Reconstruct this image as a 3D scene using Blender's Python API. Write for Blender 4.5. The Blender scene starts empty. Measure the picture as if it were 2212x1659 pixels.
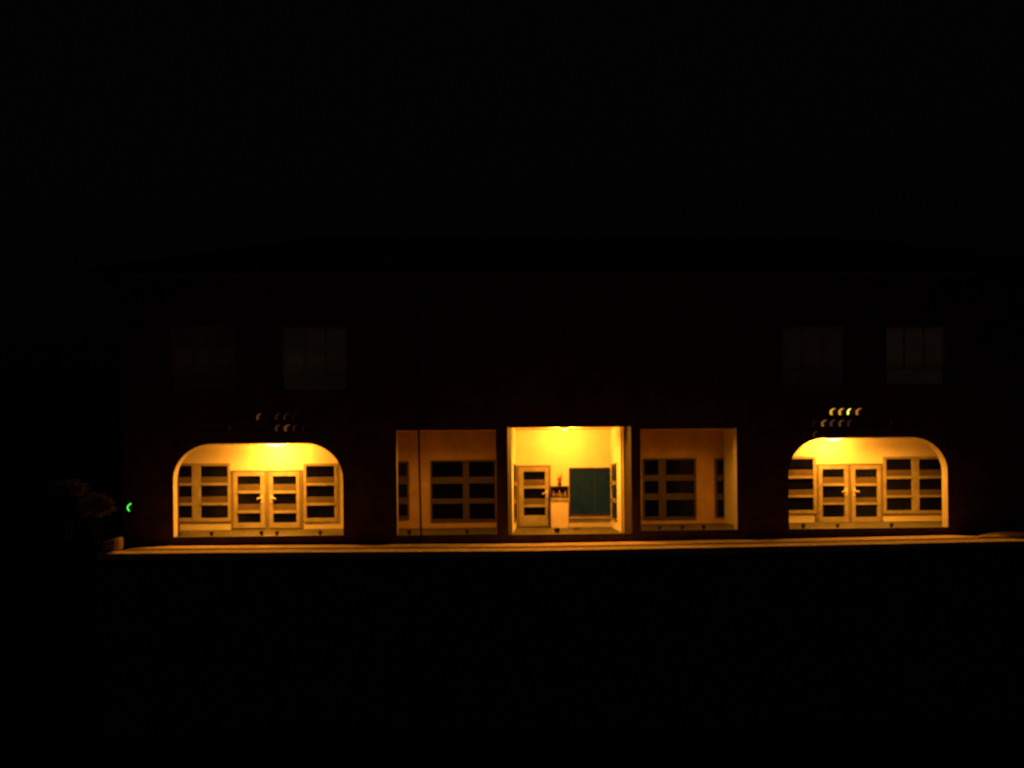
import bpy, math, random
from mathutils import Matrix, Vector
from mathutils.geometry import delaunay_2d_cdt
random.seed(7)
S = bpy.context.scene
COL = S.collection

# ------------------------------------------------------------------ camera, sky, exposure
D = 31.0          # metres from the lens to the facade plane (y = 0)
ZC = 1.93         # eye height above the hall floor
F = 1850.0        # focal length in units where the picture is 2212 wide
HOR = 1040.0      # eye level line in those units
CAMROT = (Matrix.Rotation(-math.atan(56 / F), 3, 'Z') @ Matrix.Rotation(math.radians(90), 3, 'X')
          @ Matrix.Rotation(-0.0095, 3, 'Z'))
cam = bpy.data.cameras.new('camera')
cam.sensor_width = 36.0
cam.lens = 36.0 * F / 2212
cam.shift_y = (HOR - 829.5) / 2212
cam.clip_start = 0.1
cam.clip_end = 3000
cam.dof.use_dof = True
cam.dof.focus_distance = 11.0
cam.dof.aperture_fstop = 0.70
co = bpy.data.objects.new('camera', cam)
co.matrix_world = Matrix.Translation((0, -D, ZC)) @ CAMROT.to_4x4()
COL.objects.link(co)
S.camera = co

w = bpy.data.worlds.new('World')
S.world = w
w.use_nodes = True
nt = w.node_tree
bg = nt.nodes['Background']
sky = nt.nodes.new('ShaderNodeTexSky')
sky.sky_type = 'NISHITA'
sky.sun_disc = False
sky.sun_elevation = math.radians(-4)
sky.sun_rotation = math.radians(200)
nt.links.new(sky.outputs[0], bg.inputs[0])
bg.inputs[1].default_value = 0.05
S.view_settings.view_transform = 'Standard'
S.view_settings.look = 'None'
S.view_settings.exposure = 0
S.view_settings.gamma = 1
S.cycles.max_bounces = 8

LAMP = (1.0, 0.365, 0.026)


def W(px, py, y):
    """world point on the vertical plane y for a point of the elevation survey"""
    d = CAMROT @ Vector(((px - 1106) / F, -(py - HOR) / F, -1))
    t = (y + D) / d.y
    return Vector((0, -D, ZC)) + d * t


def rect(x0, x1, y0, y1, y):
    """axis-aligned rectangle (X0, X1, Z0, Z1) on plane y"""
    xm, ym = (x0 + x1) / 2, (y0 + y1) / 2
    return W(x0, ym, y).x, W(x1, ym, y).x, W(xm, y1, y).z, W(xm, y0, y).z


# ------------------------------------------------------------------ materials
def mat(name, col, rough=0.8, noise=0.0, scale=3.0, bump=0.0, spec=0.3, col2=None, metal=0.0, emit=None, es=0.0, bscale=None):
    m = bpy.data.materials.new(name)
    m.use_nodes = True
    n = m.node_tree.nodes
    l = m.node_tree.links
    b = n['Principled BSDF']
    b.inputs['Roughness'].default_value = rough
    b.inputs['Specular IOR Level'].default_value = spec
    b.inputs['Metallic'].default_value = metal
    tc = n.new('ShaderNodeTexCoord')
    tx = n.new('ShaderNodeTexNoise')
    tx.inputs['Scale'].default_value = scale
    tx.inputs['Detail'].default_value = 8
    tx.inputs['Roughness'].default_value = 0.65
    l.new(tc.outputs['Object'], tx.inputs['Vector'])
    rp = n.new('ShaderNodeValToRGB')
    a = [c * (1 - noise) for c in (col2 or col)]
    c2 = [min(1, c * (1 + noise)) for c in col]
    rp.color_ramp.elements[0].position = 0.32
    rp.color_ramp.elements[1].position = 0.68
    rp.color_ramp.elements[0].color = (*a, 1)
    rp.color_ramp.elements[1].color = (*c2, 1)
    l.new(tx.outputs['Fac'], rp.inputs['Fac'])
    l.new(rp.outputs['Color'], b.inputs['Base Color'])
    if bump:
        t2 = n.new('ShaderNodeTexNoise')
        t2.inputs['Scale'].default_value = bscale or scale * 6
        t2.inputs['Detail'].default_value = 6
        l.new(tc.outputs['Object'], t2.inputs['Vector'])
        bp = n.new('ShaderNodeBump')
        bp.inputs['Strength'].default_value = bump
        bp.inputs['Distance'].default_value = 0.03
        l.new(t2.outputs['Fac'], bp.inputs['Height'])
        l.new(bp.outputs['Normal'], b.inputs['Normal'])
    if emit:
        b.inputs['Emission Color'].default_value = (*emit, 1)
        b.inputs['Emission Strength'].default_value = es
    return m


def glow(name, col, strength, scale=9.0, lo=0.35, base=(0.3, 0.25, 0.18)):
    """emissive surface of uneven brightness: lamp glass, or light painted into vents, panes, curtains"""
    m = mat(name, base, 0.6, 0.1)
    n = m.node_tree.nodes
    l = m.node_tree.links
    b = n['Principled BSDF']
    tc = n.new('ShaderNodeTexCoord')
    tx = n.new('ShaderNodeTexNoise')
    tx.inputs['Scale'].default_value = scale
    l.new(tc.outputs['Object'], tx.inputs['Vector'])
    mr = n.new('ShaderNodeMapRange')
    mr.inputs[1].default_value = 0.3
    mr.inputs[2].default_value = 0.7
    mr.inputs[3].default_value = strength * lo
    mr.inputs[4].default_value = strength
    l.new(tx.outputs['Fac'], mr.inputs[0])
    b.inputs['Emission Color'].default_value = (*col, 1)
    l.new(mr.outputs[0], b.inputs['Emission Strength'])
    return m


M = {}
M['facade'] = mat('facade_plaster', (0.090, 0.056, 0.052), 0.9, 0.25, 1.2, 0.5, 0.05, col2=(0.060, 0.038, 0.036))
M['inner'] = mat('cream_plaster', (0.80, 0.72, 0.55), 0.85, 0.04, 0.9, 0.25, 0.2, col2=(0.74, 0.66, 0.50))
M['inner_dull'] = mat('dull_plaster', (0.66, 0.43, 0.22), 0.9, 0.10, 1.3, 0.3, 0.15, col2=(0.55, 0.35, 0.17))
M['ceiling'] = mat('ceiling_paint', (0.74, 0.62, 0.45), 0.9, 0.05, 1.0, 0.2, 0.1)
M['frame'] = mat('cream_joinery', (0.36, 0.31, 0.21), 0.55, 0.14, 2.5, 0.15, 0.3, col2=(0.28, 0.24, 0.16))
M['rail'] = mat('brown_joinery', (0.20, 0.155, 0.09), 0.55, 0.15, 3.0, 0.2, 0.3)
M['dark_frame'] = mat('dark_joinery', (0.085, 0.06, 0.05), 0.6, 0.15, 3.0, 0.2, 0.3)
M['pane'] = mat('dark_glass', (0.0035, 0.004, 0.012), 0.12, 0.2, 1.0, 0.0, 0.12)
M['rim'] = mat('black_rim', (0.02, 0.018, 0.016), 0.8, 0.1, 6)
M['teal'] = glow('teal_pane_emission', (0.14, 0.85, 0.62), 0.014, 5.0, 0.2, (0.005, 0.012, 0.02))  # added emission gives the window panes their teal tone
M['teal'].node_tree.nodes['Principled BSDF'].inputs['Specular IOR Level'].default_value = 0.05
M['green'] = mat('dark_green_glass', (0.009, 0.022, 0.024), 0.45, 0.35, 3.5, 0.1, 0.10, col2=(0.012, 0.014, 0.018))
M['floor'] = mat('hall_floor', (0.085, 0.075, 0.04), 0.5, 0.3, 1.4, 0.15, 0.2, col2=(0.05, 0.05, 0.02))
M['terrace'] = mat('terrace_concrete', (0.58, 0.42, 0.30), 0.85, 0.15, 1.1, 0.5, 0.15, col2=(0.46, 0.33, 0.23))
M['kerb'] = mat('kerb_stone', (0.82, 0.64, 0.47), 0.8, 0.10, 2.2, 0.4, 0.2)
M['ground'] = mat('dark_grass', (0.012, 0.018, 0.010), 1.0, 0.3, 0.6, 0.6, 0.0)
M['retain'] = mat('retaining_stone', (0.08, 0.07, 0.06), 0.95, 0.3, 1.2, 0.6, 0.05)
M['roof'] = mat('roof_tile', (0.03, 0.022, 0.02), 0.9, 0.2, 2.0, 0.5, 0.1)
M['metal'] = mat('grey_metal', (0.30, 0.28, 0.26), 0.4, 0.1, 5, 0.0, 0.5, metal=0.6)
M['handle'] = mat('pale_metal', (0.75, 0.62, 0.45), 0.45, 0.05, 5, 0.0, 0.5)
M['clay'] = mat('clay_pipe', (0.12, 0.07, 0.065), 0.9, 0.2, 6, 0.3, 0.1)
M['pipe'] = mat('black_downpipe', (0.02, 0.02, 0.02), 0.6, 0.2, 6, 0.1, 0.2)
M['white'] = mat('white_laminate', (0.66, 0.55, 0.42), 0.6, 0.06, 2.5, 0.15, 0.3)
M['darkwood'] = mat('dark_cabinet', (0.045, 0.022, 0.030), 0.5, 0.3, 4, 0.2, 0.3)
M['pot'] = mat('terracotta_pot', (0.12, 0.05, 0.03), 0.9, 0.2, 8, 0.3, 0.1)
M['leaf'] = mat('shrub_leaf', (0.48, 0.42, 0.36), 0.7, 0.15, 4, 0.0, 0.2, col2=(0.36, 0.32, 0.27))
M['redleaf'] = mat('red_leaf', (0.40, 0.13, 0.10), 0.6, 0.2, 8, 0.0, 0.3)
M['darkleaf'] = mat('dark_leaf', (0.03, 0.035, 0.02), 0.7, 0.3, 6, 0.0, 0.2)
M['stone'] = mat('rough_stone', (0.34, 0.24, 0.18), 0.95, 0.25, 3, 0.6, 0.1)
M['bark'] = mat('bark', (0.012, 0.010, 0.008), 0.9, 0.3, 6, 0.5, 0.1)


# ------------------------------------------------------------------ mesh helpers
def inside(L, x, z):
    c = False
    j = len(L) - 1
    for i in range(len(L)):
        xi, zi = L[i]
        xj, zj = L[j]
        if (zi > z) != (zj > z) and x < (xj - xi) * (z - zi) / (zj - zi) + xi:
            c = not c
        j = i
    return c


def triangulate(loops):
    pts = [Vector(p) for L in loops for p in L]
    ed = []
    k = 0
    for L in loops:
        ed += [(k + i, k + (i + 1) % len(L)) for i in range(len(L))]
        k += len(L)
    vo, eo, fo, vi, ei, fi = delaunay_2d_cdt(pts, ed, [], 0, 1e-7, True)
    tris = []
    for f in fo:
        cx = sum(vo[i].x for i in f) / 3
        cz = sum(vo[i].y for i in f) / 3
        if inside(loops[0], cx, cz) and not any(inside(L, cx, cz) for L in loops[1:]):
            tris.append(tuple(vi[i][0] for i in f))
    return tris


class MB:
    def __init__(s):
        s.v = []
        s.f = []

    def add(s, vs, fs):
        o = len(s.v)
        s.v += [tuple(v) for v in vs]
        s.f += [tuple(i + o for i in f) for f in fs]

    def box(s, x0, x1, y0, y1, z0, z1):
        s.add([(x0, y0, z0), (x1, y0, z0), (x1, y1, z0), (x0, y1, z0), (x0, y0, z1), (x1, y0, z1), (x1, y1, z1), (x0, y1, z1)],
              [(0, 3, 2, 1), (4, 5, 6, 7), (0, 1, 5, 4), (1, 2, 6, 5), (2, 3, 7, 6), (3, 0, 4, 7)])

    def plan(s, pts, z0, z1):
        """vertical prism over a counter-clockwise plan outline"""
        n = len(pts)
        s.add([(x, y, z0) for x, y in pts] + [(x, y, z1) for x, y in pts],
              [tuple(range(n))[::-1], tuple(range(n, 2 * n))] + [(i, (i + 1) % n, n + (i + 1) % n, n + i) for i in range(n)])

    def holed(s, outer, holes, y0, y1, backs=None):
        """panel in the XZ plane between y0 and y1 with holes; backs = hole outlines on the far face"""
        backs = backs or holes
        loops = [outer] + holes
        bl = [outer] + backs
        tris = triangulate(loops)
        fl = [p for L in loops for p in L]
        bf = [p for L in bl for p in L]
        n = len(fl)
        vs = [(x, y0, z) for x, z in fl] + [(x, y1, z) for x, z in bf]
        fs = [tuple(t) for t in tris] + [tuple(i + n for i in t)[::-1] for t in tris]
        k = 0
        for L in loops:
            m = len(L)
            for i in range(m):
                a, b = k + i, k + (i + 1) % m
                fs.append((a, b, b + n, a + n))
            k += m
        s.add(vs, fs)

    def tube(s, pts, r, seg=8, caps=True):
        pts = [Vector(p) for p in pts]
        rs = r if isinstance(r, (list, tuple)) else [r] * len(pts)
        vs = []
        for i, p in enumerate(pts):
            t = (pts[min(i + 1, len(pts) - 1)] - pts[max(i - 1, 0)]).normalized()
            a = t.orthogonal().normalized() if i == 0 else (a - t * a.dot(t)).normalized()
            b = t.cross(a)
            for k in range(seg):
                th = 2 * math.pi * k / seg
                vs.append(p + (a * math.cos(th) + b * math.sin(th)) * rs[i])
        fs = []
        for i in range(len(pts) - 1):
            for k in range(seg):
                fs.append((i * seg + k, i * seg + (k + 1) % seg, (i + 1) * seg + (k + 1) % seg, (i + 1) * seg + k))
        if caps:
            fs += [tuple(range(seg))[::-1], tuple(range((len(pts) - 1) * seg, len(pts) * seg))]
        s.add(vs, fs)

    def lathe(s, cx, cy, prof, seg=20):
        vs = [(cx + r * math.cos(2 * math.pi * k / seg), cy + r * math.sin(2 * math.pi * k / seg), z) for r, z in prof for k in range(seg)]
        fs = []
        for i in range(len(prof) - 1):
            for k in range(seg):
                fs.append((i * seg + k, i * seg + (k + 1) % seg, (i + 1) * seg + (k + 1) % seg, (i + 1) * seg + k))
        fs += [tuple(range(seg))[::-1], tuple(range((len(prof) - 1) * seg, len(prof) * seg))]
        s.add(vs, fs)

    def build(s, name, m, parent=None, bevel=0.0, smooth=False):
        me = bpy.data.meshes.new(name)
        me.from_pydata(s.v, [], s.f)
        me.validate()
        import bmesh
        bm = bmesh.new()
        bm.from_mesh(me)
        bmesh.ops.recalc_face_normals(bm, faces=bm.faces)
        bm.to_mesh(me)
        bm.free()
        me.materials.append(m)
        if smooth:
            for p in me.polygons:
                p.use_smooth = True
        o = bpy.data.objects.new(name, me)
        COL.objects.link(o)
        if bevel:
            b = o.modifiers.new('bevel', 'BEVEL')
            b.width = bevel
            b.segments = 2
            b.limit_method = 'ANGLE'
        if parent:
            o.parent = parent
            o.matrix_parent_inverse = Matrix.Translation(-wloc(parent))
        return o


def wloc(o):
    v = Vector(o.location)
    return v


def tag(o, label=None, cat=None, group=None, kind=None):
    if label: o['label'] = label
    if cat: o['category'] = cat
    if group: o['group'] = group
    if kind: o['kind'] = kind
    return o


def empty(name, loc, label, cat, group=None):
    o = bpy.data.objects.new(name, None)
    o.location = loc
    o.empty_display_size = 0.2
    COL.objects.link(o)
    return tag(o, label, cat, group)


def copy_tree(o, parent=None):
    c = o.copy()
    COL.objects.link(c)
    if parent:
        c.parent = parent
    for ch in [x for x in COL.objects if x.parent == o]:
        copy_tree(ch, c)
    return c


# ------------------------------------------------------------------ ground, terrace
TH = 0.40      # facade thickness
DB = 4.8       # back wall of the halls
FLZ = -0.9
base_line = [(-400, 1182), (219, 1180), (557, 1177), (1152, 1173.5), (1640, 1164.3), (2100, 1154.5), (2212, 1152.5), (2700, 1146)]
TX = [(W(px, py, 0).x, W(px, py, 0).z) for px, py in base_line]


def tz(x):
    for (a, za), (b, zb) in zip(TX, TX[1:]):
        if x <= b:
            return za + (zb - za) * (x - a) / (b - a)
    return TX[-1][1]


YE = -3.75
XL, XR = W(205, 1190, YE).x, 30.0
XS = [XL + (XR - XL) * i / 60 for i in range(61)]


def ribbon(name, y0, y1, dz0, dz1, m, depth, xs=XS, bevel=0.0):
    mb = MB()
    vs = []
    for x in xs:
        z = tz(x)
        vs += [(x, y0, z + dz0), (x, y1, z + dz1), (x, y1, z + dz1 - depth), (x, y0, z + dz0 - depth)]
    fs = []
    n = len(xs)
    for i in range(n - 1):
        a, b = i * 4, i * 4 + 4
        for k in range(4):
            fs.append((a + k, a + (k + 1) % 4, b + (k + 1) % 4, b + k))
    fs += [(0, 1, 2, 3), tuple((n - 1) * 4 + k for k in (3, 2, 1, 0))]
    mb.add(vs, fs)
    o = mb.build(name, m, bevel=bevel)
    return tag(o, kind='structure')


M['drain'] = mat('drain_grating', (0.10, 0.07, 0.05), 0.9, 0.3, 6.0, 0.6, 0.05)
ribbon('pavement', -1.50, 1.0, 0, 0, M['terrace'], 0.25)
ribbon('drain_channel', -2.18, -1.502, -0.012, -0.012, M['drain'], 0.2)
ribbon('pavement', -3.02, -2.182, 0, 0, M['terrace'], 0.25)
ribbon('kerb', YE + 0.002, -3.12, 0.03, 0.03, M['kerb'], 0.22, bevel=0.03)
mb = MB()
mb.box(XL + 0.02, XR - 0.02, YE + 0.06, 0.5, -7.0, -0.62)
tag(mb.build('retaining_wall', M['retain']), 'dark stone retaining wall below the lit terrace edge', 'wall')
mb = MB()
mb.add([(-900, -300, -6.0), (900, -300, -6.0), (900, 1500, -6.0), (-900, 1500, -6.0)], [(0, 1, 2, 3)])
tag(mb.build('ground', M['ground']), kind='structure')

# ------------------------------------------------------------------ the building
BLD = empty('school_building', (0, 0, 0), 'long two storey building with two lit round cornered arches and three square bays', 'building')
PX0, PX1 = 262, 2300
BX0, BX1 = W(PX0, 1060, 0).x, W(PX1, 1050, 0).x
BZ0 = -0.62
BZ1 = 9.3


def arch_outline(x0, x1, z0, z1, rx, rz, n=14):
    pts = [(x0, z0), (x1, z0)]
    for i in range(n + 1):
        t = math.pi / 2 * i / n
        pts.append((x1 - rx + rx * math.cos(t), z1 - rz + rz * math.sin(t)))
    for i in range(n + 1):
        t = math.pi / 2 + math.pi / 2 * i / n
        pts.append((x0 + rx + rx * math.cos(t), z1 - rz + rz * math.sin(t)))
    return pts


def ro(r):
    x0, x1, z0, z1 = r
    return [(x0, z0), (x1, z0), (x1, z1), (x0, z1)]


RA = rect(374.2, 740.9, 957.6, 1158.5, 0)        # left arch
RB = rect(1703.5, 2047, 944.9, 1141, 0)          # right arch
RC = rect(1097, 1364, 921.5, 1154, 0)            # centre bay
RL = rect(857, 1072, 928, 1155.5, 0)             # left bay
RR = rect(1384, 1592, 925, 1145.5, 0)            # right bay
UP = [rect(365, 508, 705, 845, 0), rect(605, 750, 705, 845, 0), rect(1690, 1830, 704, 833, 0), rect(1915, 2048, 703, 831, 0)]

vents = []   # (px, py, lit level, shape)
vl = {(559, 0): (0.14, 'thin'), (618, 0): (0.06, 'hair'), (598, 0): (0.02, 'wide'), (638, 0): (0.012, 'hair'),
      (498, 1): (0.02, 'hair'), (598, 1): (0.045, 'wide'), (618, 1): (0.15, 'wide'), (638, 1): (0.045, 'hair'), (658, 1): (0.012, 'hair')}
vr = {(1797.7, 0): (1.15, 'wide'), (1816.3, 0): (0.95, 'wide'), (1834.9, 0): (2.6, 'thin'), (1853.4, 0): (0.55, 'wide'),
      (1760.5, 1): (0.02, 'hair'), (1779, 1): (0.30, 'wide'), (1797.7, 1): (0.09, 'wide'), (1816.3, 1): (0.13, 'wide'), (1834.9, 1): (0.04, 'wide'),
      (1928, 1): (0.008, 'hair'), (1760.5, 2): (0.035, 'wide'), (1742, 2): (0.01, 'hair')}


def vent_grid(x_ref, dx, ys, ranges, lit):
    out = []
    for row, (y, (a, b)) in enumerate(zip(ys, ranges)):
        k = math.ceil((a - x_ref) / dx)
        while x_ref + k * dx <= b:
            px = x_ref + k * dx
            lv = (0, 'wide')
            for (lx, lr), v in lit.items():
                if lr == row and abs(lx - px) < dx * 0.45:
                    lv = v
            out.append((px, y, lv))
            k += 1
    return out


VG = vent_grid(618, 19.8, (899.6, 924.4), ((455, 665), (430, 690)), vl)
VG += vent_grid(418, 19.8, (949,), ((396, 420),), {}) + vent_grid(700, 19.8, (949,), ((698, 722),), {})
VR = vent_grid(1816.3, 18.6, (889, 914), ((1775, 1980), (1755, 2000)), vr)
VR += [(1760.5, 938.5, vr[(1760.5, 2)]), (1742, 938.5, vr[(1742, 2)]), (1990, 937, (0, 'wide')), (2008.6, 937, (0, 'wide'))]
HR = 0.130
seg = 20


def circ(cx, cz, r, n=seg):
    return [(cx - r, cz - r), (cx + r, cz - r), (cx + r, cz + r), (cx - r, cz + r)]
    return [(cx + r * math.cos(2 * math.pi * i / n), cz + r * math.sin(2 * math.pi * i / n)) for i in range(n)]


vent_pts = []
for px, py, lv in VG + VR:
    p = W(px, py, 0)
    vent_pts.append((p.x + 0.03, p.z, lv))

mb = MB()
holes = [arch_outline(*RA, 1.42, 1.30), arch_outline(*RB, 1.36, 1.30), ro(RC), ro(RL), ro(RR)] + [ro(r) for r in UP]
backs = [list(h) for h in holes]
sp = 0.16
c = RC
backs[2] = [(c[0] + sp, c[2]), (c[1] - sp, c[2]), (c[1] - sp, c[3]), (c[0] + sp, c[3])]
for x, z, lv in vent_pts:
    holes.append(circ(x, z, HR))
    backs.append(circ(x, z, HR))
mb.holed([(BX0, BZ0), (BX1, BZ0), (BX1, BZ1), (BX0, BZ1)], holes, 0, TH, backs)
front = mb.build('front_wall', M['facade'], BLD)
# the reveals of the openings and the room side carry the pale paint
front.data.materials.append(M['inner'])
front.data.materials.append(M['dark_frame'])
front.data.materials.append(M['floor'])
for p in front.data.polygons:
    cen = p.center
    if abs(p.normal.y) < 0.9 and BX0 + 0.01 < cen.x < BX1 - 0.01 and cen.z < 3.6 and cen.z > BZ0 + 0.01 or p.normal.y > 0.9:
        r_small = min(((cen.x - x) ** 2 + (cen.z - z) ** 2) for x, z, _ in vent_pts) < 0.03 and abs(p.normal.y) < 0.9
        if not r_small:
            p.material_index = 1
            if abs(p.normal.y) < 0.9 and cen.z < 0.3 and abs(p.normal.z) > 0.9:
                p.material_index = 3
            elif 0.02 < cen.y < TH - 0.02 and abs(p.normal.x) > 0.5 and RC[0] - 0.1 < cen.x < RC[1] + 0.1:
                p.material_index = 2

# side walls, rear, slabs, roof
DEEP = 12.0
mb = MB()
mb.box(BX0, BX0 + 0.35, TH + 0.003, DEEP, BZ0, BZ1)
mb.build('side_wall', M['facade'], BLD)
mb = MB()
mb.box(BX1 - 0.35, BX1, TH + 0.003, DEEP, BZ0, BZ1)
mb.build('side_wall', M['facade'], BLD)
mb = MB()
mb.box(BX0 + 0.36, BX1 - 0.36, DEEP - 0.35, DEEP, BZ0, BZ1)
mb.build('rear_wall', M['facade'], BLD)
mb = MB()
e = 0.7
zr = BZ1 + 0.01
mb.add([(BX0 - e, -e, zr), (BX1 + e, -e, zr), (BX1 + e, DEEP + e, zr), (BX0 - e, DEEP + e, zr),
        (BX0 - e, -e, zr + 0.2), (BX1 + e, -e, zr + 0.2), (BX1 + e, DEEP + e, zr + 0.2), (BX0 - e, DEEP + e, zr + 0.2),
        (BX0 + 6, DEEP / 2, zr + 3.2), (BX1 - 6, DEEP / 2, zr + 3.2)],
       [(0, 3, 2, 1), (0, 1, 5, 4), (1, 2, 6, 5), (2, 3, 7, 6), (3, 0, 4, 7), (4, 5, 9, 8), (5, 6, 9), (6, 7, 8, 9), (7, 4, 8)])
mb.build('roof', M['roof'], BLD)

# --- rooms behind the openings: floors, ceilings, partitions, back walls
CR = 0.17    # ceilings sit a little above the openings
BAYS = [  # opening, name, wall material, floor z, ceiling z
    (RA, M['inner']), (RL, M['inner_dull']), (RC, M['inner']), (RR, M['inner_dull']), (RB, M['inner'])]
# centre hall side walls: front and back corner positions
CLf, CRf = RC[0] + sp, RC[1] - sp - 0.12
CLb, CRb = W(1114.5, 1040, DB).x, W(1319, 1040, DB).x
part_L = (RA[1] + RL[0]) / 2
part_R = (RR[1] + RB[0]) / 2
edges = [(BX0 + 0.36, part_L - 0.1), (part_L + 0.1, CLb - 0.45), (CLb - 0.2, CRb + 0.2), (CRb + 0.45, part_R - 0.1), (part_R + 0.1, BX1 - 0.36)]
room = []
for (r, m), (a, b) in zip(BAYS, edges):
    z0, z1 = r[2], r[3]
    mb = MB()
    mb.box(a, b, DB, DB + 0.2, z0 - 0.1, z1 + 0.3)
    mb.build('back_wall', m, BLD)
    mb = MB()
    mb.box(a, b, TH + 0.003, DB - 0.003, z0 - 0.4, z0 - 0.004)
    mb.build('hall_floor', M['floor'], BLD)
    mb = MB()
    mb.box(a, b, TH + 0.003, DB - 0.003, z1 + CR, z1 + CR + 0.2)
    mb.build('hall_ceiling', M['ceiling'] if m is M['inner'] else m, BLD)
for x in (part_L, part_R):
    mb = MB()
    mb.box(x - 0.095, x + 0.095, TH + 0.003, DB + 0.2, BZ0, 4.1)
    mb.build('partition_wall', M['inner'], BLD)
# inner side walls (slightly splayed in plan), bright on the hall side
mb = MB()
mb.plan([(CLf - 0.10, TH + 0.003), (CLf + 0.0, TH + 0.003), (CLb, DB - 0.003), (CLb - 0.25, DB - 0.003)], RC[2], RC[3] + CR - 0.003)
swl = mb.build('hall_side_wall', M['inner'], BLD)
mb = MB()
mb.plan([(CRf, TH + 0.25), (CRf + 0.10, TH + 0.25), (CRb + 0.25, DB - 0.003), (CRb, DB - 0.003)], RC[2], RC[3] + CR - 0.003)
swr = mb.build('hall_side_wall', M['inner'], BLD)
xa, xb = W(1346.2, 1040, TH + 0.08).x, W(1350.6, 1040, TH + 0.08).x
mb = MB()
mb.box(xa, xb, TH + 0.02, TH + 0.2, RC[2], RC[3] + CR - 0.003)
mb.build('door_post', M['white'], BLD, 0.01)
# arch hall vault shoulders: the ceiling corner follows the arch for a short depth
for (r, rx, rz) in ((RA, 1.42, 1.30), (RB, 1.36, 1.30)):
    pass


def window(pxs, rows, y, m_frame, m_rail, margin=7.0, kind='window', outer=None, pane=None, slide=0.0):
    """joinery fixed to the wall face at y: frame with one opening per pane column, rails between rows"""
    pane = pane or M['pane']
    xm = (pxs[0][0] + pxs[-1][1]) / 2
    yt, yb = rows[0][0], rows[-1][1]
    if outer:
        O = rect(*outer, y)
    else:
        O = rect(pxs[0][0] - margin, pxs[-1][1] + margin, yt - margin * 0.8, yb + margin * 0.8, y)
    th = 0.09
    hs = []
    for a, b in pxs:
        X0, X1, Z0, Z1 = rect(a, b, yt, yb, y)
        hs.append([(X0, Z0), (X1, Z0), (X1, Z1), (X0, Z1)])
    mb = MB()
    mb.holed(ro(O), hs, y - th, y - 0.003)
    fr = mb.build(kind, m_frame, BLD, 0.012)
    for h in hs:
        X0, X1 = h[0][0], h[1][0]
        Z0, Z1 = h[0][1], h[2][1]
        mb = MB()
        mb.box(X0 + 0.002, X1 - 0.002, y - 0.035, y - 0.02, Z0 + 0.002, Z1 - 0.002)
        p = mb.build('pane', pane, fr)
        for (a0, b0), (a1, b1) in zip(rows, rows[1:]):
            zt, zb = W(xm, b0, y).z, W(xm, a1, y).z
            h_ = zt - zb
            mb = MB()
            mb.box(X0 + 0.002, X1 - 0.002, y - 0.07, y - 0.038, zb + h_ * 0.30, zt)
            mb.build('rail', M['rail_dark'] if m_rail is M['rail'] else m_rail, fr, 0.01)
            mb = MB()
            mb.box(X0 + 0.002, X1 - 0.002, y - 0.12, y - 0.038, zb, zb + h_ * 0.30 - 0.002)
            mb.build('glazing_bar', m_frame, fr, 0.012)
    return fr, O


M['rail_dark'] = mat('rail_shade_tone', (0.11, 0.08, 0.045), 0.6, 0.15, 3.0, 0.2, 0.2)  # upper rail halves painted darker for their blurred shade
FRM, RAIL = M['frame'], M['rail']
rA = ((1006.5, 1030.5), (1049, 1073), (1091.9, 1119))
window([(352, 415.9), (434.7, 493)], rA, DB, FRM, RAIL, outer=(340, 499, 1001, 1127))
window([(662.8, 723.2)], rA, DB, FRM, RAIL, outer=(656, 729.5, 1001, 1127))
rB = ((991.5, 1015), (1034, 1058), (1074.5, 1102.5))
window([(1690, 1755.6)], rB, DB, FRM, RAIL, outer=(1680, 1762, 986, 1109))
window([(1912.9, 1968.1), (1983.7, 2042)], rB, DB, FRM, RAIL, outer=(1906.5, 2052, 986, 1109))
DFR = M['dark_frame']
rLs = ((1001.4, 1028.4), (1046.4, 1075), (1089.5, 1114.7))
window([(835, 879.7)], rLs, DB, DFR, DFR, outer=(828, 884, 997, 1121))
rLb = ((997.8, 1030.2), (1044.6, 1077), (1087.8, 1121))
window([(933.7, 1000.2), (1013.7, 1068.5)], rLb, DB, DFR, DFR, outer=(930, 1073, 994, 1125))
rRb = ((994, 1026), (1038.7, 1066), (1079.8, 1116))
window([(1391.6, 1421.9), (1438, 1498.8)], rRb, DB, DFR, DFR, outer=(1387.5, 1503, 990, 1120))
window([(1548.2, 1600)], rRb, DB, DFR, DFR, outer=(1543.5, 1608, 990, 1116))


def door(x0, x1, ytop, ybot, panes, rows, y, hinge):
    """one glazed leaf with three panes; handle on the side away from the hinge"""
    fr, O = window([panes], rows, y, FRM, RAIL, kind='door', outer=(x0, x1, ytop, ybot))
    px = panes[1] + 3.5 if hinge == 'left' else panes[0] - 3.5
    s_ = -1 if hinge == 'left' else 1
    p = W(px, (rows[1][0] + rows[1][1]) / 2, y)
    mb = MB()
    mb.box(p.x - 0.04, p.x + 0.04, y - 0.115, y - 0.092, p.z - 0.16, p.z + 0.16)
    mb.tube([(p.x, y - 0.10, p.z + 0.03), (p.x, y - 0.17, p.z + 0.03), (p.x + s_ * 0.16, y - 0.18, p.z + 0.02), (p.x + s_ * 0.19, y - 0.15, p.z - 0.04)], [0.035, 0.035, 0.032, 0.02])
    mb.build('handle', M['handle'], fr)
    return fr


def door_case(x0, x1, yt, yb, y, m):
    o = rect(x0, x1, yt, yb, y)
    i = rect(x0 + 5, x1 - 5, yt + 4.5, yb, y)
    mb = MB()
    mb.box(o[0], i[0] - 0.002, y - 0.06, y - 0.003, o[2], o[3])
    mb.box(i[1] + 0.002, o[1], y - 0.06, y - 0.003, o[2], o[3])
    mb.box(i[0], i[1], y - 0.06, y - 0.003, i[3] + 0.002, o[3])
    mb.build('door_case', m, BLD, 0.008)


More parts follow.
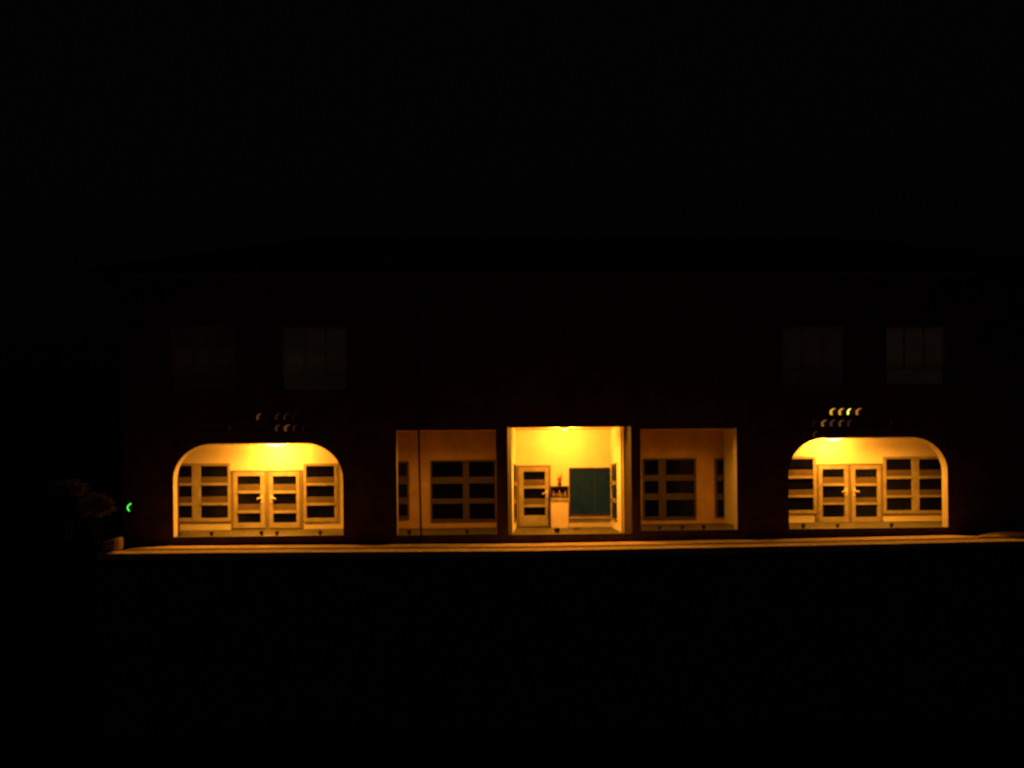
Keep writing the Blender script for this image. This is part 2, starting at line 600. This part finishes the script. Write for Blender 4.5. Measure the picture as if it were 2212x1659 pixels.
rD = ((1028.4, 1046), (1065.9, 1088.8), (1108.6, 1129))
door_case(500, 654, 1015.5, 1141, DB, RAIL)
door(505.2, 573.5, 1020.2, 1140.5, (513.9, 563.8), rD, DB, 'left')
door(582.3, 648.6, 1020.2, 1140.5, (590.9, 640.9), rD, DB, 'right')
mb = MB()
o = rect(574, 581.8, 1020.4, 1140.5, DB)
mb.box(o[0], o[1], DB - 0.03, DB - 0.003, o[2], o[3])
mb.build('meeting_stile', RAIL, BLD)
rE = ((1013.3, 1031), (1049.7, 1074.7), (1090.3, 1117))
door_case(1761.5, 1906, 1001.5, 1130, DB, RAIL)
door(1766.7, 1830.8, 1006.2, 1129.5, (1775.4, 1822.3), rE, DB, 'left')
door(1837.6, 1900.8, 1006.2, 1129.5, (1846.2, 1893.1), rE, DB, 'right')
mb = MB()
o = rect(1831.3, 1837.1, 1006.4, 1129.5, DB)
mb.box(o[0], o[1], DB - 0.03, DB - 0.003, o[2], o[3])
mb.build('meeting_stile', RAIL, BLD)
rF = ((1018.6, 1036), (1055.3, 1077), (1095.6, 1113.5))
door_case(1115.9, 1190, 1005, 1137, DB, RAIL)
door(1121, 1184.8, 1009.7, 1136.5, (1131, 1177.5), rF, DB, 'left')

# big dark green glazed window of the centre hall
O = rect(1229, 1318.3, 1010, 1115, DB)
hs = [rect(1232, 1284, 1013, 1111, DB), rect(1285, 1317, 1013, 1111, DB)]
mb = MB()
mb.holed(ro(O), [ro(h) for h in hs], DB - 0.06, DB - 0.003)
fr = mb.build('window', M['darkwood'], BLD, 0.008)
for h in hs:
    mb = MB()
    mb.box(h[0] + 0.002, h[1] - 0.002, DB - 0.03, DB - 0.02, h[2] + 0.002, h[3] - 0.002)
    mb.build('pane', M['teal'], fr)
mb = MB()
o = rect(1227, 1318, 1116, 1120, DB)
mb.box(o[0], o[1], DB - 0.16, DB - 0.003, o[2], o[3])
mb.build('window_sill', M['frame'], BLD, 0.01)


def on_wall(fx, bx, y0, y1, t, off):
    y = y0 + (y1 - y0) * t
    return fx + (bx - fx) * t + off, y


for (fx, bx, y0, y1, s_) in ((CLf, CLb, TH, DB, 1), (CRf, CRb, TH + 0.25, DB, -1)):
    zt, zb = W(1320, 1006, DB).z, W(1320, 1116, DB).z
    pa, pb = on_wall(fx, bx, y0, y1, 0.36, s_ * 0.004), on_wall(fx, bx, y0, y1, 0.84, s_ * 0.004)
    qa, qb = (pa[0] + s_ * 0.05, pa[1]), (pb[0] + s_ * 0.05, pb[1])
    pts = [pa, pb, qb, qa]
    if s_ < 0: pts = pts[::-1]
    mb = MB()
    mb.plan(pts, zb - 0.06, zb)
    mb.plan(pts, zt, zt + 0.06)
    for u in (0.333, 0.666):
        z = zb + (zt - zb) * u
        mb.plan(pts, z - 0.08, z + 0.08)
    f2 = mb.build('window', M['rail'], BLD)
    ra, rb = (pa[0] + s_ * 0.02, pa[1] + 0.01), (pb[0] + s_ * 0.02, pb[1] - 0.01)
    pts = [(pa[0], pa[1] + 0.01), (pb[0], pb[1] - 0.01), rb, ra]
    if s_ < 0: pts = pts[::-1]
    mb = MB()
    for u in range(3):
        mb.plan(pts, zb + (zt - zb) * (u / 3) + (0.084 if u else 0.003), zb + (zt - zb) * ((u + 1) / 3) - (0.084 if u < 2 else 0.003))
    mb.build('pane', M['green'], f2)

# skirting in the arch halls
for (a, b), r in zip(edges, (RA, RL, RC, RR, RB)):
    if r in (RA, RB):
        continue
# upper floor windows; faint light on the curtains is put in as emission
cm = [glow('curtain_glow_faint', (1.0, 0.72, 0.42), 0.0011, 0.5, 0.6), glow('curtain_glow', (1.0, 0.72, 0.45), 0.0026, 0.5, 0.5),
      glow('curtain_glow_dim', (1.0, 0.68, 0.50), 0.0020, 0.5, 0.5), glow('curtain_glow_strong', (1.0, 0.66, 0.45), 0.0042, 0.6, 0.4)]
M['up_frame'] = mat('upper_window_frame', (0.35, 0.30, 0.26), 0.6, 0.1, 3)
for i, r in enumerate(UP):
    x0, x1, z0, z1 = r
    wd = x1 - x0
    tr = z0 + (z1 - z0) * 0.30
    gaps = []
    cols = [x0 + 0.06 + (wd - 0.12) * k / 3 for k in range(4)]
    for k in range(3):
        gaps.append([(cols[k] + 0.03, tr + 0.03), (cols[k + 1] - 0.03, tr + 0.03), (cols[k + 1] - 0.03, z1 - 0.06), (cols[k] + 0.03, z1 - 0.06)])
    gaps.append([(x0 + 0.06, z0 + 0.06), (x1 - 0.06, z0 + 0.06), (x1 - 0.06, tr - 0.03), (x0 + 0.06, tr - 0.03)])
    mb = MB()
    mb.holed([(x0 + 0.004, z0 + 0.004), (x1 - 0.004, z0 + 0.004), (x1 - 0.004, z1 - 0.004), (x0 + 0.004, z1 - 0.004)], gaps, 0.22, 0.28)
    f = mb.build('window', M['up_frame'], BLD)
    mb = MB()
    n = 48
    vs = []
    for k in range(n + 1):
        x = x0 + 0.03 + (wd - 0.06) * k / n
        y = 0.355 + 0.006 * math.sin(k * 1.3) + 0.004 * math.sin(k * 2.9 + i)
        vs += [(x, y, z0 + 0.03), (x, y, z1 - 0.03), (x, y + 0.02, z1 - 0.03), (x, y + 0.02, z0 + 0.03)]
    fs = []
    for k in range(n):
        a, b = k * 4, k * 4 + 4
        for q in range(4):
            fs.append((a + q, a + (q + 1) % 4, b + (q + 1) % 4, b + q))
    mb.add(vs, fs)
    mb.build('curtain', cm[i], f, smooth=True)
    mb = MB()
    mb.box(x0 - 0.08, x1 + 0.08, -0.07, 0.20, z0 - 0.09, z0 - 0.004)
    mb.build('window_sill', M['facade'], BLD, 0.01)
mb = MB()
mb.box(BX0 + 0.36, BX1 - 0.36, TH + 0.01, TH + 0.06, 4.7, 9.2)
mb.build('blind_wall', M['rail'], BLD)


# clay vent pipes above the arches, some with a glowing blur trail
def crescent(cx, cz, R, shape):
    """blur trail of a light at a vent block: a bent band with level ends"""
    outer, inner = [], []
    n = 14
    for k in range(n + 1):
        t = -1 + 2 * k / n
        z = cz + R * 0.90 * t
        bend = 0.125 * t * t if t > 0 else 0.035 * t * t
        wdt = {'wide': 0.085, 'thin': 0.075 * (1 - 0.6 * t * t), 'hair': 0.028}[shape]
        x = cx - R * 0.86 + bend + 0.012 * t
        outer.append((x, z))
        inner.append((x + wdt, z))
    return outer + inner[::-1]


glow_cache = {}
for x, z, (lv, shape) in vent_pts:
    mb = MB()
    ring = circ(x, z, HR - 0.001)
    r2 = circ(x, z, HR - 0.008)
    mb.holed(ring, [r2], -0.008, 0.055)
    mb.holed(circ(x, z, HR - 0.002), [], 0.057, TH - 0.02)
    vp = mb.build('vent_pipe', M['clay'], BLD)
    if lv:
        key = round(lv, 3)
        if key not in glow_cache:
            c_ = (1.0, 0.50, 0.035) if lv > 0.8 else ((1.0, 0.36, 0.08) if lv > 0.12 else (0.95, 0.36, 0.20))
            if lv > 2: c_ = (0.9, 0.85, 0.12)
            glow_cache[key] = glow('vent_trail_glow', c_, lv * 1.0, 9, 0.55)
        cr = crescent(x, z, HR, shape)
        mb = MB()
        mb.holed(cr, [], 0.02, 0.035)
        mb.build('trail_glow', glow_cache[key], vp)

# the small green lamp at the left facade end, bent like its blur trail
p = W(278.5, 1096, -0.1)
gl = empty('indicator_lamp', (p.x, 0, p.z), 'small green lamp drawn as its curved blur trail left of the left arch', 'lamp')
mb = MB()
mb.box(p.x - 0.12, p.x + 0.14, -0.05, -0.002, p.z - 0.2, p.z + 0.2)
mb.build('back_plate', M['pipe'], gl, 0.01)
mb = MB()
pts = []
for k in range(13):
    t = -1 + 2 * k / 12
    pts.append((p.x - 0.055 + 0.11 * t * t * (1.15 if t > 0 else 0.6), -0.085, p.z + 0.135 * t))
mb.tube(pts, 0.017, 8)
mb.build('blur_trail_tube', mat('green_glow', (0.1, 0.5, 0.1), 0.4, 0, emit=(0.10, 1.0, 0.08), es=1.6), gl, smooth=True)

# ------------------------------------------------------------------ dome lamps and added downlights on the hall ceilings
M['lamp_glass'] = glow('lamp_glass', (1.0, 1.0, 0.5), 1.6, 20, 0.6)


def ceiling_lamp(x, y, zc_, power, label, size=0.34, wide=None, depth=0.075, group='ceiling lamps of the halls'):
    """added downlight, kept out of view: a deep rim round a glass plate, the light just under the plate"""
    t = empty('ceiling_lamp', (x, y, zc_), label, 'lamp', group)
    wd = wide or size
    n = 28
    mb = MB()
    prof = [(1.0, -0.002), (1.0, -depth), (0.97, -depth - 0.004), (0.94, -depth), (0.94, -0.012)]
    vs = [(x + (wd / 2 - size / 2 + size / 2 * s_) * math.cos(2 * math.pi * k / n), y + size / 2 * s_ * math.sin(2 * math.pi * k / n), zc_ + dz) for s_, dz in prof for k in range(n)]
    fs = [(i * n + k, i * n + (k + 1) % n, (i + 1) * n + (k + 1) % n, (i + 1) * n + k) for i in range(4) for k in range(n)]
    mb.add(vs, fs)
    mb.build('fill_lamp_rim', M['rim'], t)
    mb = MB()
    vs = [(x + wd / 2 * 0.93 * math.cos(2 * math.pi * k / n), y + size / 2 * 0.93 * math.sin(2 * math.pi * k / n), zc_ - 0.004 - 0.006 * q) for q in range(2) for k in range(n)]
    mb.add(vs, [(k, (k + 1) % n, n + (k + 1) % n, n + k) for k in range(n)] + [tuple(range(n)), tuple(range(n, 2 * n))])
    mb.build('lamp_glass', M['lamp_glass'], t)
    L = bpy.data.lights.new('lamp_light', 'AREA')
    L.shape = 'ELLIPSE'
    L.size = wd * 0.8
    L.size_y = size * 0.8
    L.energy = power
    L.color = LAMP
    lo = bpy.data.objects.new('lamp_light', L)
    lo.location = (0, 0, -0.016)
    lo.parent = t
    COL.objects.link(lo)
    return t


def dome_lamp(x, y, zc_, power, label, wd=0.5, glass=None):
    """surface lamp: oval frosted dome with a bare bulb under it"""
    t = empty('ceiling_lamp', (x, y, zc_), label, 'lamp', 'ceiling lamps of the halls')
    n = 28

    def ring(prof):
        vs = [(x + (wd / 2 - 0.15 + 0.15 * s_) * math.cos(2 * math.pi * k / n), y + 0.15 * s_ * math.sin(2 * math.pi * k / n), zc_ + dz) for s_, dz in prof for k in range(n)]
        m_ = len(prof)
        fs = [(i * n + k, i * n + (k + 1) % n, (i + 1) * n + (k + 1) % n, (i + 1) * n + k) for i in range(m_ - 1) for k in range(n)]
        return vs, fs + [tuple(range(n)), tuple(range((m_ - 1) * n, m_ * n))]
    mb = MB()
    mb.add(*ring([(0.85, -0.002), (0.85, -0.006), (0.8, -0.008)]))
    mb.build('lamp_base', M['white'], t)
    mb = MB()
    mb.add(*ring([(0.9, -0.010), (0.97, -0.04), (0.8, -0.08), (0.45, -0.10)]))
    mb.build('lamp_glass', glass or M['lamp_glass'], t, smooth=True)
    L = bpy.data.lights.new('lamp_light', 'POINT')
    L.shadow_soft_size = 0.05
    L.energy = power
    L.color = LAMP
    lo = bpy.data.objects.new('lamp_light', L)
    lo.location = (0, 0, -0.19)
    lo.parent = t
    COL.objects.link(lo)
    return t


M['lamp_glass_soft'] = glow('lamp_glass_soft', (1.0, 0.9, 0.10), 1.2, 14, 0.9)
xa = W(598, 975, DB - 0.7).x
dome_lamp(xa, DB - 0.92, RA[3] + CR, 470, 'glowing ceiling lamp above the double door inside the left arch', 0.9)
ceiling_lamp(xa - 0.8, 2.4, RA[3] + CR, 380, 'added front fill lamp just behind the top edge of the left arch', 0.2, depth=0.03)  # front downlights are added, unseen, to light the terrace strip
xb = W(1797, 962, DB - 0.7).x
dome_lamp(xb, DB - 0.92, RB[3] + CR, 370, 'glowing ceiling lamp above the double door inside the right arch', 0.7)
ceiling_lamp(xb + 1.7, 2.4, RB[3] + CR, 320, 'added front fill lamp just behind the top edge of the right arch', 0.2, depth=0.03)
xc = W(1217, 953, DB - 0.9).x
dome_lamp(xc, DB - 1.5, RC[3] + CR, 350, 'ceiling lamp near the back wall of the central bay with the green window', 0.32, M['lamp_glass_soft'])
ceiling_lamp(xc, 1.45, RC[3] + CR, 330, 'added front fill lamp of the central bay just behind its top edge', 0.2, depth=0.05)
ceiling_lamp(RL[0] + 1.1, 1.7, RL[3] + CR, 60, 'added dim fill lamp behind the top edge of the left square bay at its outer end', 0.2, depth=0.045)  # side bays have no lamps of their own; these are added fill
ceiling_lamp(RL[1] - 1.2, 1.7, RL[3] + CR, 44, 'added dim fill lamp behind the top edge of the left square bay at its inner end', 0.2, depth=0.045)
ceiling_lamp(RR[0] + 1.2, 1.7, RR[3] + CR, 44, 'added dim fill lamp behind the top edge of the right square bay at its inner end', 0.2, depth=0.045)
ceiling_lamp(RR[1] - 1.1, 1.7, RR[3] + CR, 60, 'added dim fill lamp behind the top edge of the right square bay at its outer end', 0.2, depth=0.045)

# ------------------------------------------------------------------ things in and before the halls
yf = DB - 0.62
fz = RC[2]


def ibox(x0, x1, y0, y1, ya, yb):
    r = rect(x0, x1, y0, y1, ya)
    return r


# white counter
r = rect(1190.5, 1228, 1084, 1124, yf)
zt = W(1200, 1076, yf).z
cb = empty('counter', ((r[0] + r[1]) / 2, yf + 0.25, fz), 'pale box shaped counter beside the glazed door in the central bay', 'counter')
mb = MB()
mb.box(r[0], r[1], yf, yf + 0.5, fz + 0.002, zt - 0.12)
mb.build('cabinet', M['white'], cb, 0.01)
mb = MB()
mb.box(r[0] - 0.01, r[1] + 0.05, yf - 0.04, yf + 0.54, zt - 0.118, zt)
mb.build('counter_top', M['frame'], cb, 0.012)
# dark box on the counter
z2 = W(1200, 1050, yf + 0.1).z
x0, x1 = r[0] - 0.0, r[1] + 0.02
db = empty('cabinet', ((x0 + x1) / 2, yf + 0.3, zt), 'dark open cabinet of small things standing on the pale counter', 'cabinet')
mb = MB()
mb.box(x0, x1, yf + 0.46, yf + 0.50, zt + 0.002, z2)
mb.box(x0, x0 + 0.03, yf + 0.08, yf + 0.458, zt + 0.002, z2)
mb.box(x1 - 0.03, x1, yf + 0.08, yf + 0.458, zt + 0.002, z2)
mb.box(x0 + 0.032, x1 - 0.032, yf + 0.08, yf + 0.458, z2 - 0.06, z2)
mb.box(x0 + 0.032, x1 - 0.032, yf + 0.08, yf + 0.458, zt + 0.002, zt + 0.04)
mb.build('case', M['darkwood'], db, 0.004)
cols = [(0.25, 0.14, 0.16), (0.10, 0.07, 0.16), (0.34, 0.20, 0.24), (0.12, 0.16, 0.08), (0.3, 0.18, 0.2)]
wd = (x1 - x0 - 0.12) / 5
for k, cc in enumerate(cols):
    t = mat('jar_paint', cc, 0.4, 0.2, 6)
    cx = x0 + 0.06 + wd * (k + 0.5)
    h = [0.26, 0.18, 0.29, 0.16, 0.25][k]
    mb = MB()
    zz = zt + 0.042
    mb.lathe(cx, yf + 0.24, [(wd * 0.38, zz), (wd * 0.42, zz + h * 0.2), (wd * 0.42, zz + h * 0.7), (wd * 0.2, zz + h * 0.85), (wd * 0.22, zz + h)], 14)
    o = mb.build('jar', t, smooth=True)
    tag(o, ['dusky pink jar at the door end of the dark cabinet', 'short violet jar second from the door in the cabinet', 'tall pale pink jar in the middle of the dark cabinet',
            'short olive jar fourth from the door in the cabinet', 'pink jar nearest the green window in the cabinet'][k], 'jar', 'jars in the dark cabinet')
# red spiky plant on the dark box
px_, py_ = W(1209, 1040, yf + 0.3).x, yf + 0.3
pl = empty('potted_plant', (px_, py_, z2), 'small plant with red and dark pointed leaves on top of the dark cabinet', 'plant')
mb = MB()
mb.lathe(px_, py_, [(0.07, z2 + 0.002), (0.10, z2 + 0.12), (0.11, z2 + 0.125), (0.09, z2 + 0.13)], 14)
mb.build('pot', M['pot'], pl)


def blade(mb, b, tip, wd):
    b, tip = Vector(b), Vector(tip)
    side = Vector((1, 0.2, 0)).normalized()
    mid = b.lerp(tip, 0.4) + Vector((0, -0.03, 0))
    mb.add([b - side * wd * 0.5, b + side * wd * 0.5, mid + side * wd, tip, mid - side * wd, mid + Vector((0, wd * 0.8, 0))],
           [(0, 1, 2, 3, 4), (0, 4, 5), (4, 3, 5), (3, 2, 5), (2, 1, 5), (1, 0, 5)])


mb = MB()
for k in range(9):
    a = -1 + 2 * k / 8
    blade(mb, (px_ + a * 0.03, py_, z2 + 0.13), (px_ + a * 0.11, py_ + random.uniform(-.08, .08), z2 + 0.13 + random.uniform(0.16, 0.32)), 0.035)
mb.build('red_leaves', M['redleaf'], pl)
mb = MB()
for dx, h in ((-0.07, 0.42), (0.08, 0.52), (0.03, 0.3)):
    blade(mb, (px_ + dx * 0.5, py_ + 0.02, z2 + 0.13), (px_ + dx, py_ + 0.02, z2 + 0.13 + h), 0.028)
mb.build('dark_leaves', M['darkleaf'], pl)

# little pots along the front edges of the halls
def pot(px, py, yy, fz_, s_, label, grp):
    x = W(px, py, yy).x
    t = empty('flower_pot', (x, yy, fz_), label, 'flower pot', grp)
    mb = MB()
    mb.lathe(x, yy, [(0.055 * s_, fz_ + 0.002), (0.085 * s_, fz_ + 0.10 * s_), (0.095 * s_, fz_ + 0.10 * s_), (0.095 * s_, fz_ + 0.125 * s_), (0.07 * s_, fz_ + 0.125 * s_)], 14)
    mb.build('pot', M['pot'], t)
    mb = MB()
    for k in range(26):
        a = random.uniform(0, 6.283)
        q = random.uniform(0.2, 1)
        b = Vector((x + 0.04 * s_ * math.cos(a), yy + 0.04 * s_ * math.sin(a), fz_ + 0.12 * s_))
        tip = b + Vector((0.12 * s_ * q * math.cos(a), 0.12 * s_ * q * math.sin(a), 0.13 * s_ * (1.15 - q * 0.7)))
        blade(mb, b, tip, 0.018 * s_)
    mb.build('leaves', M['darkleaf'], t)
    return t


g = 'small pots along the hall edges'
specs = [
    (388, RA, 0.8, 'small dark pot beside the left jamb of the left arch'),
    (457, RA, 1.0, 'small dark pot on the edge below the left windows of the left arch'),
    (565, RA, 1.0, 'small dark pot before the left door leaf inside the left arch'),
    (598, RA, 1.0, 'small dark pot before the right door leaf inside the left arch'),
    (692, RA, 0.9, 'small dark pot below the single window right of the doors in the left arch'),
    (884, RL, 1.1, 'small dark pot left of the thin pole in the left square bay'),
    (1009, RL, 0.9, 'small dark pot under the wide window of the left square bay'),
    (1425, RR, 0.9, 'leftmost small pot in the right square bay'),
    (1474, RR, 0.9, 'middle small pot in the right square bay'),
    (1520, RR, 1.0, 'rightmost small pot in the right square bay'),
    (1735, RB, 1.1, 'small dark pot near the left jamb of the right arch'),
    (1809, RB, 0.9, 'small dark pot before the left door leaf inside the right arch'),
    (1926, RB, 1.0, 'small dark pot below the double window of the right arch'),
]
for px, r, s_, lab in specs:
    pot(px, 1150, 0.48, r[2], s_ * 0.72, lab, g)
# round ball / drum on the centre hall floor
x = W(1203, 1148, 0.9).x
t = empty('drum', (x, 0.9, RC[2]), 'small round brown drum lying on the floor edge of the central bay', 'drum')
mb = MB()
mb.tube([(x, 0.75, RC[2] + 0.115), (x, 0.80, RC[2] + 0.115), (x, 1.0, RC[2] + 0.115), (x, 1.05, RC[2] + 0.115)], [0.095, 0.11, 0.11, 0.095], 20)
mb.build('drum_shell', M['stone'], t)
mb = MB()
mb.tube([(x, 0.735, RC[2] + 0.115), (x, 0.748, RC[2] + 0.115)], 0.075, 20)
mb.build('drum_head', M['pot'], t)
# low pale boxes on the centre floor, as scattered things by the doorway
x0_, x1_ = W(1240, 1140, 3.2).x, W(1253, 1140, 3.2).x
mb = MB()
mb.box(x0_, x1_, 3.1, 3.35, RC[2] + 0.002, RC[2] + 0.07)
tag(mb.build('door_mat', M['pot'], bevel=0.01), 'small dark reddish mat on the floor in front of the green window', 'mat')

# thin pole / downpipe in front of the left bay
x = W(907, 1040, -0.12).x
dp = empty('downpipe', (x, -0.12, tz(x)), 'thin black downpipe running down in front of the left square bay', 'downpipe')
mb = MB()
mb.tube([(x - 0.05, -0.12, BZ1 - 0.1), (x - 0.03, -0.12, 4.0), (x, -0.12, 1.5), (x + 0.03, -0.12, tz(x) + 0.003)], 0.035, 10)
mb.build('pipe', M['pipe'], dp, smooth=True)
for z in (8.4, 6.2, 4.1):
    mb = MB()
    mb.box(x - 0.10, x + 0.03, -0.17, -0.04, z, z + 0.05)
    mb.build('bracket', M['pipe'], dp)

# drain spout on the terrace edge
p = W(1943, 1176, YE)
mb = MB()
mb.tube([(p.x, YE + 0.05, tz(p.x) - 0.02), (p.x, YE - 0.06, tz(p.x) - 0.03), (p.x + 0.01, YE - 0.10, tz(p.x) - 0.09), (p.x + 0.01, YE - 0.10, tz(p.x) - 0.17)], [0.07, 0.065, 0.05, 0.02], 10)
tag(mb.build('drain_spout', M['kerb'], smooth=True), 'small pale drain spout hanging from the terrace edge below the right arch', 'spout')


# stones at both ends of the terrace
def stone(name, pts_px, y, thick, m, label, cat):
    vs2 = [W(a, b, y) for a, b in pts_px]
    mb = MB()
    n = len(vs2)
    cx = sum(v.x for v in vs2) / n
    cz = sum(v.z for v in vs2) / n
    layers = [(-thick / 2, 0.75), (-thick / 4, 1.0), (thick / 4, 1.0), (thick / 2, 0.7)]
    vs = []
    for dy, s_ in layers:
        for v in vs2:
            vs.append((cx + (v.x - cx) * s_, y + dy, cz + (v.z - cz) * (s_ if v.z > cz else 1)))
    fs = []
    for i in range(3):
        for k in range(n):
            fs.append((i * n + k, i * n + (k + 1) % n, (i + 1) * n + (k + 1) % n, (i + 1) * n + k))
    fs += [tuple(range(n)), tuple(range(3 * n, 4 * n))]
    mb.add(vs, fs)
    o = mb.build(name, m, bevel=0.02)
    return tag(o, label, cat)


stone('stone_block', [(222, 1188), (226, 1171), (240, 1166), (259, 1160), (262, 1165), (261, 1187)], -3.1, 0.7, M['stone'],
      'rough sloping stone block at the left end of the lit terrace', 'stone')


def boulder(cx, cy, z, rx, ry, rz, label):
    mb = MB()
    nu, nv = 22, 9
    vs = []
    for j in range(nv + 1):
        ph = math.pi / 2 * j / nv
        for i in range(nu):
            th = 2 * math.pi * i / nu
            k = 1 + 0.08 * math.sin(3 * th + 1) + 0.05 * math.sin(5 * th + 4 * ph) + random.uniform(-.02, .02)
            vs.append((cx + rx * k * math.cos(th) * math.cos(ph) if j < nv else cx, cy + ry * k * math.sin(th) * math.cos(ph) if j < nv else cy, z + rz * math.sin(ph) * (1 + 0.06 * math.sin(4 * th))))
    fs = [(j * nu + i, j * nu + (i + 1) % nu, (j + 1) * nu + (i + 1) % nu, (j + 1) * nu + i) for j in range(nv) for i in range(nu)]
    fs.append(tuple(range(nu)))
    mb.add(vs, fs)
    return tag(mb.build('boulder', M['stone'], smooth=True), label, 'boulder')


p = W(2195, 1158, -1.6)
boulder(p.x, -1.6, tz(p.x) - 0.0, 1.15, 0.8, 0.19, 'low flat boulder at the right edge of the picture on the terrace')


# dim shrubs on the bank at the left
def shrub(px, py, y, wpx, hpx, n, label):
    c_ = W(px, py, y)
    sx, sz = wpx / 2 / F * (D + y), hpx / 2 / F * (D + y)
    t = empty('shrub', (c_.x, y, tz(c_.x)), label, 'shrub', 'shrubs on the bank left of the building')
    mb = MB()
    for _ in range(n):
        a, b, r_ = random.uniform(0, 6.283), random.uniform(-1, 1), random.uniform(0.5, 1) ** 0.5
        k = math.sqrt(1 - b * b)
        q = Vector((c_.x + sx * r_ * k * math.cos(a) * random.uniform(.8, 1.15), y + sx * 0.8 * r_ * k * math.sin(a), c_.z + sz * r_ * b * random.uniform(.75, 1.2)))
        d1 = Vector((random.gauss(0, 1), random.gauss(0, 1), random.gauss(0, 1))).normalized()
        d2 = d1.orthogonal().normalized()
        l_ = random.uniform(0.05, 0.11)
        mb.add([q, q + d1 * l_ + d2 * l_ * 0.35, q + d1 * l_ * 2, q + d1 * l_ - d2 * l_ * 0.35], [(0, 1, 2, 3)])
    mb.build('crown', M['leaf'], t)
    mb = MB()
    z0 = -6.0 if c_.x < XL else tz(c_.x)
    for k in range(4):
        a = k * 1.6
        mb.tube([(c_.x, y, z0), (c_.x + 0.1 * math.cos(a), y + 0.1 * math.sin(a), (z0 + c_.z) / 2), (c_.x + sx * 0.5 * math.cos(a), y + sx * 0.4 * math.sin(a), c_.z)], [0.02, 0.018, 0.012], 5)
    mb.build('stem', M['bark'], t)


shrub(148, 1056, -5.6, 74, 26, 800, 'faint farther left shrub with flat top left of the green lamp')
shrub(208, 1092, -5.2, 70, 40, 900, 'faint rounded shrub just left of the green lamp')
